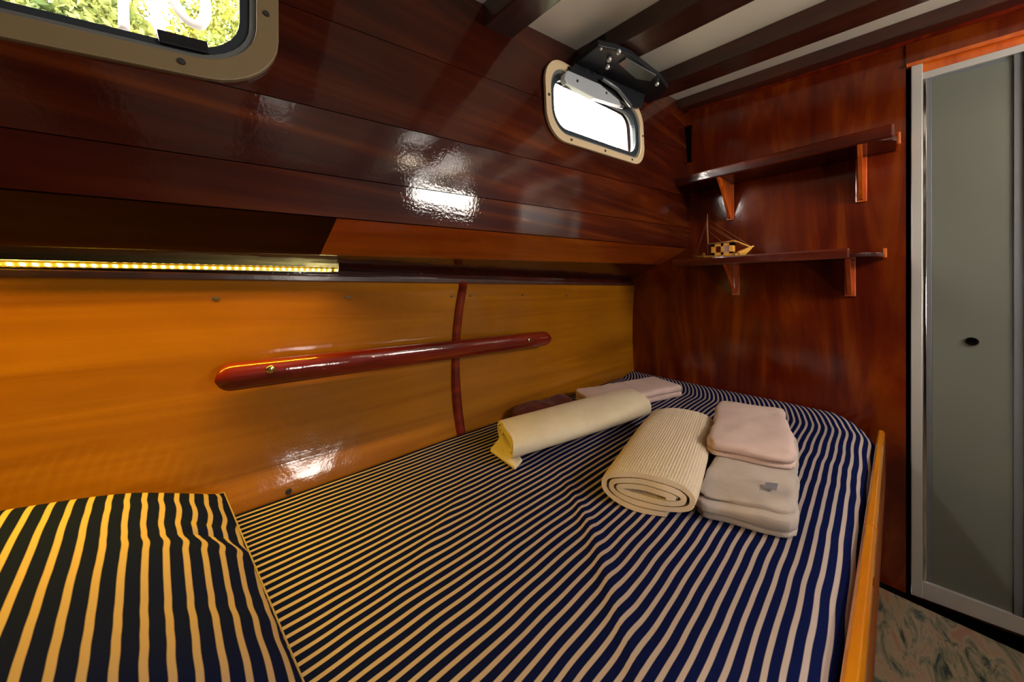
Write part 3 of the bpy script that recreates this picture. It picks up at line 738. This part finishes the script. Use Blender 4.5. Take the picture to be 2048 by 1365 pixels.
# ================================================================ GRAB RAIL
def grab():
    a = onX(452,757,-.938); b = onX(1096,677,-.930)
    o = empty('grab_rail', (-.93, (a.y+b.y)/2, (a.z+b.z)/2)); tag(o, 'long red mahogany grab rail with rounded ends screwed to the panels', 'rail')
    d = (b-a); n = 40; hh = .0295; bm = bmesh.new(); rings = []
    xs0, xs1 = -.018, d.length + .010
    for i in range(n+1):
        q = i/n
        e = 8
        if i <= e: th = math.pi/2*i/e; s = xs0 + hh*(1-math.cos(th)); hgt = hh*math.sin(th)
        elif i >= n-e: th = math.pi/2*(n-i)/e; s = xs1 - hh*(1-math.cos(th)); hgt = hh*math.sin(th)
        else: s = xs0+hh + (xs1-xs0-2*hh)*(i-e)/(n-2*e); hgt = hh
        hgt = max(hgt, .004)
        c = a + d.normalized()*s
        sag = -.012*max(0, (s-.75)/.4)
        pr = []
        for (px_, pz_) in ((-.020,-1),(.002,-1),(.010,-.72),(.013,0),(.010,.72),(.002,1),(-.020,1)):
            pr.append(bm.verts.new((c.x+px_+sag*0, c.y, c.z+pz_*hgt)))
        rings.append(pr)
    k7 = len(rings[0])
    for i in range(n):
        for j in range(k7): 
            f = bm.faces.new([rings[i][j], rings[i][(j+1)%k7], rings[i+1][(j+1)%k7], rings[i+1][j]]); f.smooth = True
    bm.faces.new(rings[0]); bm.faces.new(rings[-1][::-1]); bmesh.ops.recalc_face_normals(bm, faces=bm.faces)
    for e_ in bm.edges:
        if len(e_.link_faces) == 2 and e_.calc_face_angle(0) > R(50): e_.smooth = False
    frombm('rail_bar', bm, M['red'], o)
    for px, py, r in ((541,739,.0092),(1058,681,.0085)):
        p = onX(px, py, -.925 if px < 800 else -.918); bm = bmesh.new()
        bmesh.ops.create_uvsphere(bm, u_segments=18, v_segments=10, radius=r)
        for v in bm.verts: v.co.x *= .35
        bmesh.ops.translate(bm, verts=bm.verts, vec=(p.x+.003, p.y, p.z)); s = frombm('bolt_head', bm, M['brass'], o, True)
        add = bmesh.new(); add_box(add, (p.x+.0052, p.y-.0006, p.z-r*.7), (p.x+.0066, p.y+.0006, p.z+r*.7)); frombm('slot', add, M['screw'], s)
        xh = hullX(p.y, p.z); bm = bmesh.new()
        add_tube(bm, [(xh-.004, p.y, p.z), (-.945, p.y, p.z)], .014, 14); frombm('spacer', bm, M['red'], o)
    return o
grab()

# ================================================================ LED STRIP
def led():
    o = empty('led_strip_light', (-.905, -.28, 1.14)); tag(o, 'aluminium channel with a row of glowing yellow diodes above the panels', 'light')
    Ya, Yb = -.78, onX(668,538,-.915).y
    def zc(Y): return 1.1262 + .022*(Y+.29)*.8
    bar_along('channel', Ya, Yb, lambda Y: [(-.934,zc(Y)-.011),(-.931,zc(Y)-.011),(-.931,zc(Y)-.002),(-.883,zc(Y)+.006),(-.882,zc(Y)-.002),(-.878,zc(Y)-.002),(-.879,zc(Y)+.010),(-.934,zc(Y)+.001)], M['brass'], o, 10, 0)
    bar_along('tape', Ya, Yb-.002, lambda Y: [(-.930,zc(Y)-.0095),(-.929,zc(Y)-.0095),(-.922,zc(Y)-.0025),(-.930,zc(Y)-.0020)], M['tape'], o, 10, 0)
    box('end_cap', (-.935, Yb, zc(Yb)-.012), (-.878, Yb+.003, zc(Yb)+.010), M['brass'], o, .001)
    bm = bmesh.new(); bmesh.ops.create_cube(bm, size=1)
    for v in bm.verts: v.co = Vector((v.co.x*.003, v.co.y*.0048, v.co.z*.0058))
    bmesh.ops.rotate(bm, verts=bm.verts, matrix=Matrix.Rotation(R(35),3,'Y')); me = bpy.data.meshes.new('diode'); bm.to_mesh(me); bm.free(); me.materials.append(M['led'])
    y = Yb - .008
    while y > -.46:
        d_ = link('diode', me, None, o); d_.location = (-.9255, y, zc(y)-.0058); y -= .0121
    l = bpy.data.lights.new('led_glow', 'AREA'); l.shape = 'RECTANGLE'; l.size = Yb-(-.72); l.size_y = .006; l.energy = LED_POWER; l.color = LED_COL
    q = bpy.data.objects.new('led_glow', l); COL.objects.link(q); q.location = (-.886, (Yb-.72)/2, 1.124); l.spread = R(155); q.rotation_euler = (0, R(18), R(90))
    q.rotation_euler = Matrix(((0,1,0),(1,0,0),(0,0,-1))).to_euler()
    # aim: mostly down, a little into the cabin
    dirv = Vector((.50,0,-1)).normalized(); zax = -dirv; xax = Vector((0,1,0)); yax = zax.cross(xax)
    q.rotation_euler = Matrix((xax, yax, zax)).transposed().to_euler()
    q.parent = o; q.matrix_parent_inverse = full(o).inverted()
    return o
led()

# ================================================================ SHELVES
def shelf(name, label, zt_, zb_, x0, x1, yf, brackets, lipx, bdepth, bh):
    o = empty(name, ((x0+x1)/2, BK, zb_)); tag(o, label, 'shelf')
    # board with rounded right end
    n = 10; pts = [(x0, BK-.001, zb_+.004)]
    pts += [(x0, yf+.012, zb_+.004)]
    rr = min(.16, (BK-yf)*.95)
    xe = x1
    for i in range(n+1):
        th = -math.pi/2 + math.pi/2*i/n*.8; pts.append((xe-rr*.55+rr*.55*math.cos(th), yf+.012+rr*.55+rr*.55*math.sin(th), zb_+.004))
    pts += [(xe, BK-.001, zb_+.004)]
    prism('board', pts, (0,0,.014), M['dark'], o, .002)
    box('front_lip', (x0, yf, zb_), (lipx, yf+.013, zt_), M['lip'], o, .006)
    box('end_lip', (x1-.004, BK-.085, zb_+.002), (x1+.005, BK-.002, zt_), M['orange'], o, .003)
    for X in brackets:
        # back plate on the wall and a curved gusset
        box('bracket_plate', (X-.004, BK-.011, zb_-bh), (X+.026, BK-.001, zb_+.004), M['orange'], o, .003)
        prof = [(BK-.010, zb_+.004), (BK-bdepth, zb_+.004)]
        for i in range(9):
            t = i/8; prof.append((BK-bdepth*(1-t)*(1-.10*math.sin(t*math.pi)) - .022, zb_-(bh-.010)*t**1.0*(1-.0*math.sin(t*math.pi)) ))
        prof.append((BK-.010, zb_-bh+.006))
        g = prism('gusset', [(X+.004, y, z) for y, z in prof], (.012,0,0), M['orange'], o, .0015)
    return o
def bx(px, py): return onY(px, py, BK).x
shelf('wall_shelf', 'upper mahogany shelf with a glossy lip on the bulkhead', 1.617, 1.573, -.650, .056, 1.600, (bx(1456,400), bx(1714,350)), .044, .165, .165)
shelf('wall_shelf', 'lower mahogany shelf carrying the small model boat', 1.222, 1.186, -.650, .026, 1.600, (bx(1466,560), bx(1692,560)), -.055, .150, .135)
# near-black corner strip where planking meets bulkhead
cp = prism('trim_3', [(-.655,BK-.001,1.74),(-.622,BK-.001,1.74),(-.622,BK-.014,1.74),(-.655,BK-.014,1.74)], (0,0,.19), M['void'], None, .002)
tag(cp, 'short dark strip in the corner above the upper shelf', None, None, 'structure')

# ================================================================ MODEL BOAT
def boat():
    yb = 1.655
    def q(px, py, y=yb): return onY(px, py, y)
    base = q(1440, 512); zs = 1.2045
    o = empty('model_boat', (base.x, yb, zs)); tag(o, 'small straw coloured wooden model sailing boat on the lower shelf', 'model boat')
    sc = lambda px, py: q(px, py)
    xL, xR = sc(1387,497).x, sc(1504,487).x; Lh = xR-xL
    z0 = zs + .001
    # hull: stations from stern (left) to bow (right)
    st = [(0,.002,.030,.034),(.10,.012,.016,.030),(.22,.021,.004,.027),(.40,.025,0,.026),(.60,.025,0,.027),(.75,.020,.003,.032),(.88,.011,.016,.042),(1,.001,.046,.052)]
    bm = bmesh.new(); rg = []
    for t, wd, zk, zg in st:
        x = xL+Lh*t; rg.append([bm.verts.new(p) for p in ((x,yb-wd,z0+zg),(x,yb-wd*.8,z0+(zk+zg)/2),(x,yb,z0+zk),(x,yb+wd*.8,z0+(zk+zg)/2),(x,yb+wd,z0+zg),(x,yb+wd*.8,z0+zg-.003),(x,yb,z0+zg-.004),(x,yb-wd*.8,z0+zg-.003))])
    for i in range(len(rg)-1):
        for j in range(8): bm.faces.new([rg[i][j], rg[i][(j+1)%8], rg[i+1][(j+1)%8], rg[i+1][j]])
    bm.faces.new(rg[0]); bm.faces.new(rg[-1][::-1]); bmesh.ops.recalc_face_normals(bm, faces=bm.faces); frombm('hull', bm, M['straw'], o)
    # deckhouse with window openings
    x0, x1 = sc(1425,500).x, sc(1468,500).x; zh0 = z0+.024; zh1 = z0+.078; w_ = .017
    bm = bmesh.new()
    add_box(bm, (x0,yb-w_,zh0), (x0+.014,yb+w_,zh1)); add_box(bm, (x1-.014,yb-w_,zh0), (x1,yb+w_,zh1))
    add_box(bm, (x0,yb-w_,zh0), (x1,yb+w_,zh0+.014)); add_box(bm, (x0,yb-w_,zh1-.012), (x1,yb+w_,zh1)); add_box(bm, ((x0+x1)/2-.004,yb-w_,zh0), ((x0+x1)/2+.006,yb+w_,zh1))
    bmesh.ops.recalc_face_normals(bm, faces=bm.faces); frombm('deckhouse', bm, M['straw'], o)
    box('roof', (x0-.006,yb-w_-.005,zh1), (x1+.006,yb+w_+.005,zh1+.005), M['straw2'], o, .001)
    box('window_panel', ((x0+x1)/2+.006, yb-w_+.002, zh0+.014), (x1-.014, yb-w_+.004, zh1-.012), mat('pink_panel', (.5,.3,.28), .5), o, 0)
    xm = sc(1414,440).x; mz = q(1414,428).z
    tube('mast', [(xm+.006,yb,z0+.020),(xm,yb,mz-.05),(xm+.002,yb,mz)], [.0042,.0036,.0015], M['straw2'], o, 8)
    tube('boom', [(x0-.004,yb,zh1+.004),(x1+.004,yb,zh1+.008),(xR-.004,yb,z0+.052)], .0030, M['straw'], o, 6)
    tube('bowsprit', [(xR-.045,yb,z0+.036),(xR+.006,yb,z0+.056)], [.005,.003], M['straw'], o, 6)
    tops = (mz-.020,)
    for a, b in (((xL+.010,yb,z0+.030),(xm,yb,mz-.030)), ((xR,yb,z0+.052),(xm,yb,mz-.022)), ((xR-.018,yb,z0+.050),(xm,yb,mz-.045)), ((x1,yb,zh1+.006),(xm,yb,mz-.055)), (((x0+x1)/2,yb,zh1+.004),(xm,yb,mz-.075))):
        tube('rigging', [a, b], .0012, M['thread'], o, 5)
    # lifebuoy ring on the bow and a bollard at the stern
    c = Vector((sc(1477,500).x, yb-.026, z0+.022)); pts = [(c.x+.009*math.cos(t), c.y, c.z+.009*math.sin(t)) for t in [2*math.pi*i/16 for i in range(17)]]
    tube('ring', pts, .0026, M['straw2'], o, 6)
    box('stern_block', (xL+.040,yb-.006,z0+.026), (xL+.050,yb+.006,z0+.044), M['straw2'], o, .001)
    tube('tiller', [(xL+.030,yb,z0+.034),(xL+.062,yb-.002,z0+.027)], .002, M['straw'], o, 6)
boat()

# ================================================================ BLACK FOLDING BRACKET over the far portlight
def bracket():
    def cp_(px, py, dz_):     # on a plane parallel to the deck head, dz_ below it
        r = ray(px, py); s = (1.722-.0528+dz_-1.08)/(r.z-.191*r.y+.08*r.x); return C0+r*s
    root = cp_(1235,150,-.075); o = empty('folding_bracket', root); tag(o, 'black folding metal bracket with grey bar above the small portlight', 'bracket')
    up = Vector((0,0,1))
    poly = [cp_(x, y, -.085) for x, y in ((1140,137),(1196,92),(1232,100),(1262,112),(1322,158),(1336,178),(1318,196),(1283,215),(1262,206))]
    prism('body', poly, (0,0,.020), M['black'], o, .004)
    poly = [cp_(x, y, -.090) for x, y in ((1237,128),(1252,118),(1312,152),(1300,163),(1272,158))]
    prism('smoked_plate', poly, (0,0,.006), M['smoke'], o, .001)
    prism('front_plate', [onX(x, y, -.616) for x, y in ((1138,141),(1200,167),(1240,198),(1262,213),(1285,215),(1290,190),(1262,150),(1196,112),(1158,118))], (-.010,0,0), M['black'], o, .002)
    # grey bar: tapering rounded strip on the wall side
    bar = [onX(x, y, -.612) for x, y in ((1131,146),(1137,141),(1200,168),(1238,200),(1243,212),(1190,196),(1134,166),(1129,156))]
    prism('grey_bar', bar, (-.018,0,0), mat('pale_grey_metal', (.50,.53,.57), .4, metal=.3), o, .002)
    for x, y in ((1155,162),(1213,186)):
        p = onX(x, y, -.611); bm = bmesh.new(); add_tube(bm, [(p.x-.003,p.y,p.z),(p.x+.0015,p.y,p.z)], .0042, 10); frombm('bar_screw', bm, M['screw'], o)
    tube('hinge_arm', [onX(1205,158,-.60), onX(1235,178,-.60), onX(1262,212,-.61)], .006, M['alu_grey'], o, 8)
    box('lower_bar', tuple(onX(1135,168,-.63)-Vector((.008,0,.006))), tuple(onX(1238,212,-.63)+Vector((.004,0,-.004))), M['black'], o, .001) if False else None
    tube('lower_rod', [onX(1128,170,-.628), onX(1245,214,-.628)], .007, M['alu_grey'], o, 8)
    for x, y in ((1218,119),(1215,134),(1314,168),(1237,104),(1202,98)):
        p = cp_(x, y, -.092); bm = bmesh.new(); bmesh.ops.create_uvsphere(bm, u_segments=12, v_segments=8, radius=.0078 if x != 1202 else .004); bmesh.ops.translate(bm, verts=bm.verts, vec=p); frombm('bolt', bm, M['alu'], o, True)
    for x0_, x1_ in ((1200, 1236),):
        a = cp_(1196,100,-.03); bm = bmesh.new(); add_box(bm, (a.x-.02, a.y-.02, a.z-.050), (a.x+.04, a.y+.05, a.z+.022)); bmesh.ops.recalc_face_normals(bm, faces=bm.faces); bevel(bm, .004); frombm('mount', bm, M['black'], o)
bracket()
# small white bracket on the deck head
p = onZ(1410,30,1.90)
wbk = empty('ceiling_clip', p); 
def cp0(px, py, dz_=0):
    r = ray(px, py); s = (1.722-.0528+dz_-1.08)/(r.z-.191*r.y+.08*r.x); return C0+r*s
wbk.location = cp0(1410,30,-.01); tag(wbk, 'small white angled clip on the ceiling beside the second beam', 'clip')
prism('clip_plate', [cp0(x, y, -.010) for x, y in ((1383,30),(1436,2),(1444,12),(1392,42))], (0,0,.009), M['cream'], wbk, .001)
prism('clip_lug', [cp0(x, y, -.022) for x, y in ((1380,25),(1392,20),(1400,36),(1388,42))], (0,0,.013), M['cream'], wbk, .001)

# ================================================================ OUTSIDE: bushes, ropes
def bush(c, r, mt_, n, seed):
    rnd = random.Random(seed); V = []; Fc = []
    for i in range(n):
        d = Vector((rnd.gauss(0,1), rnd.gauss(0,1), rnd.gauss(0,1))).normalized(); rr = r*(.55+.5*rnd.random()+.22*noise.noise(d*2.2+Vector((seed,0,0))))
        p = Vector(c)+Vector((d.x, d.y, d.z*.8))*rr
        a = Vector((rnd.gauss(0,1), rnd.gauss(0,1), rnd.gauss(0,1))).normalized(); b = a.orthogonal().normalized(); s = .018+.022*rnd.random()
        k0 = len(V); V += [p-a*s, p+b*s*.5, p+a*s, p-b*s*.5]; Fc.append((k0,k0+1,k0+2,k0+3))
    return V, Fc
rb = random.Random(4); bi = 0
labs = ['sunlit bush left of the ropes outside the large portlight','darker bush behind the left rope outside','yellow green bush behind the rope loops outside','leafy bush at the right edge of the large portlight','tall bush higher on the bank at the left','tall sunlit bush higher on the bank at the right']
for (cx, cy, cz_, r, mk) in ((-3.9,-1.60,3.0,.38,'leafA'),(-3.9,-.75,2.95,.40,'leafB'),(-3.9,.05,2.95,.40,'leafA'),(-3.9,.85,3.0,.42,'leafB'),(-5.0,-1.3,4.0,.62,'leafB'),(-5.0,.1,4.0,.62,'leafA')):
    V, Fc = bush((cx,cy,cz_), r, None, 6500, bi)
    s = empty('shrub', (cx, cy, cz_-1.0))
    tag(s, labs[bi], 'bush', 'bushes on the bank outside'); bi += 1
    f = fromvf('foliage', V, Fc, M[mk], s); tag(f, kind='stuff')
    tube('stem', [(cx,cy,cz_-1.0),(cx+.05,cy,cz_-.5),(cx,cy,cz_)], [.05,.035,.02], M['straw2'], s, 7)
gr = solid_grid('bank', lambda u, t: (-8+6.4*u, -9+14*t, .3+(1-u)*4.2+.08*noise.noise(Vector((u*6,t*12,0)))), 20, 30, (0,0,-.3), M['earth']); tag(gr, 'grassy bank outside the boat', None, None, 'structure')
def wp(px, py, X): return onX(px, py, X)
for lab, pts, r_ in (('pale rope hanging straight on the left outside the large portlight', ((246,-60),(246,-10),(247,15),(248,60)), .008),
                     ('pale rope curving down in the middle outside the large portlight', ((280,-60),(298,-15),(308,20),(318,48),(322,75)), .009),
                     ('loop of pale rope on the right outside the large portlight', ((330,-60),(338,-25),(352,10),(372,38),(395,50),(408,40),(412,10),(404,-20),(396,-60)), .010)):
    P_ = [wp(x, y, -1.05) for x, y in pts]
    Q = []
    for i in range(len(P_)-1):
        for t in (0,.25,.5,.75):
            p0 = P_[max(i-1,0)]; p1 = P_[i]; p2 = P_[i+1]; p3 = P_[min(i+2,len(P_)-1)]
            Q.append(.5*((2*p1)+(p2-p0)*t+(2*p0-5*p1+4*p2-p3)*t*t+(3*p1-p0-3*p2+p3)*t**3))
    Q.append(P_[-1])
    o = tube('rope', Q, r_, M['rope'], None, 8); tag(o, lab, 'rope', 'ropes outside the large portlight')
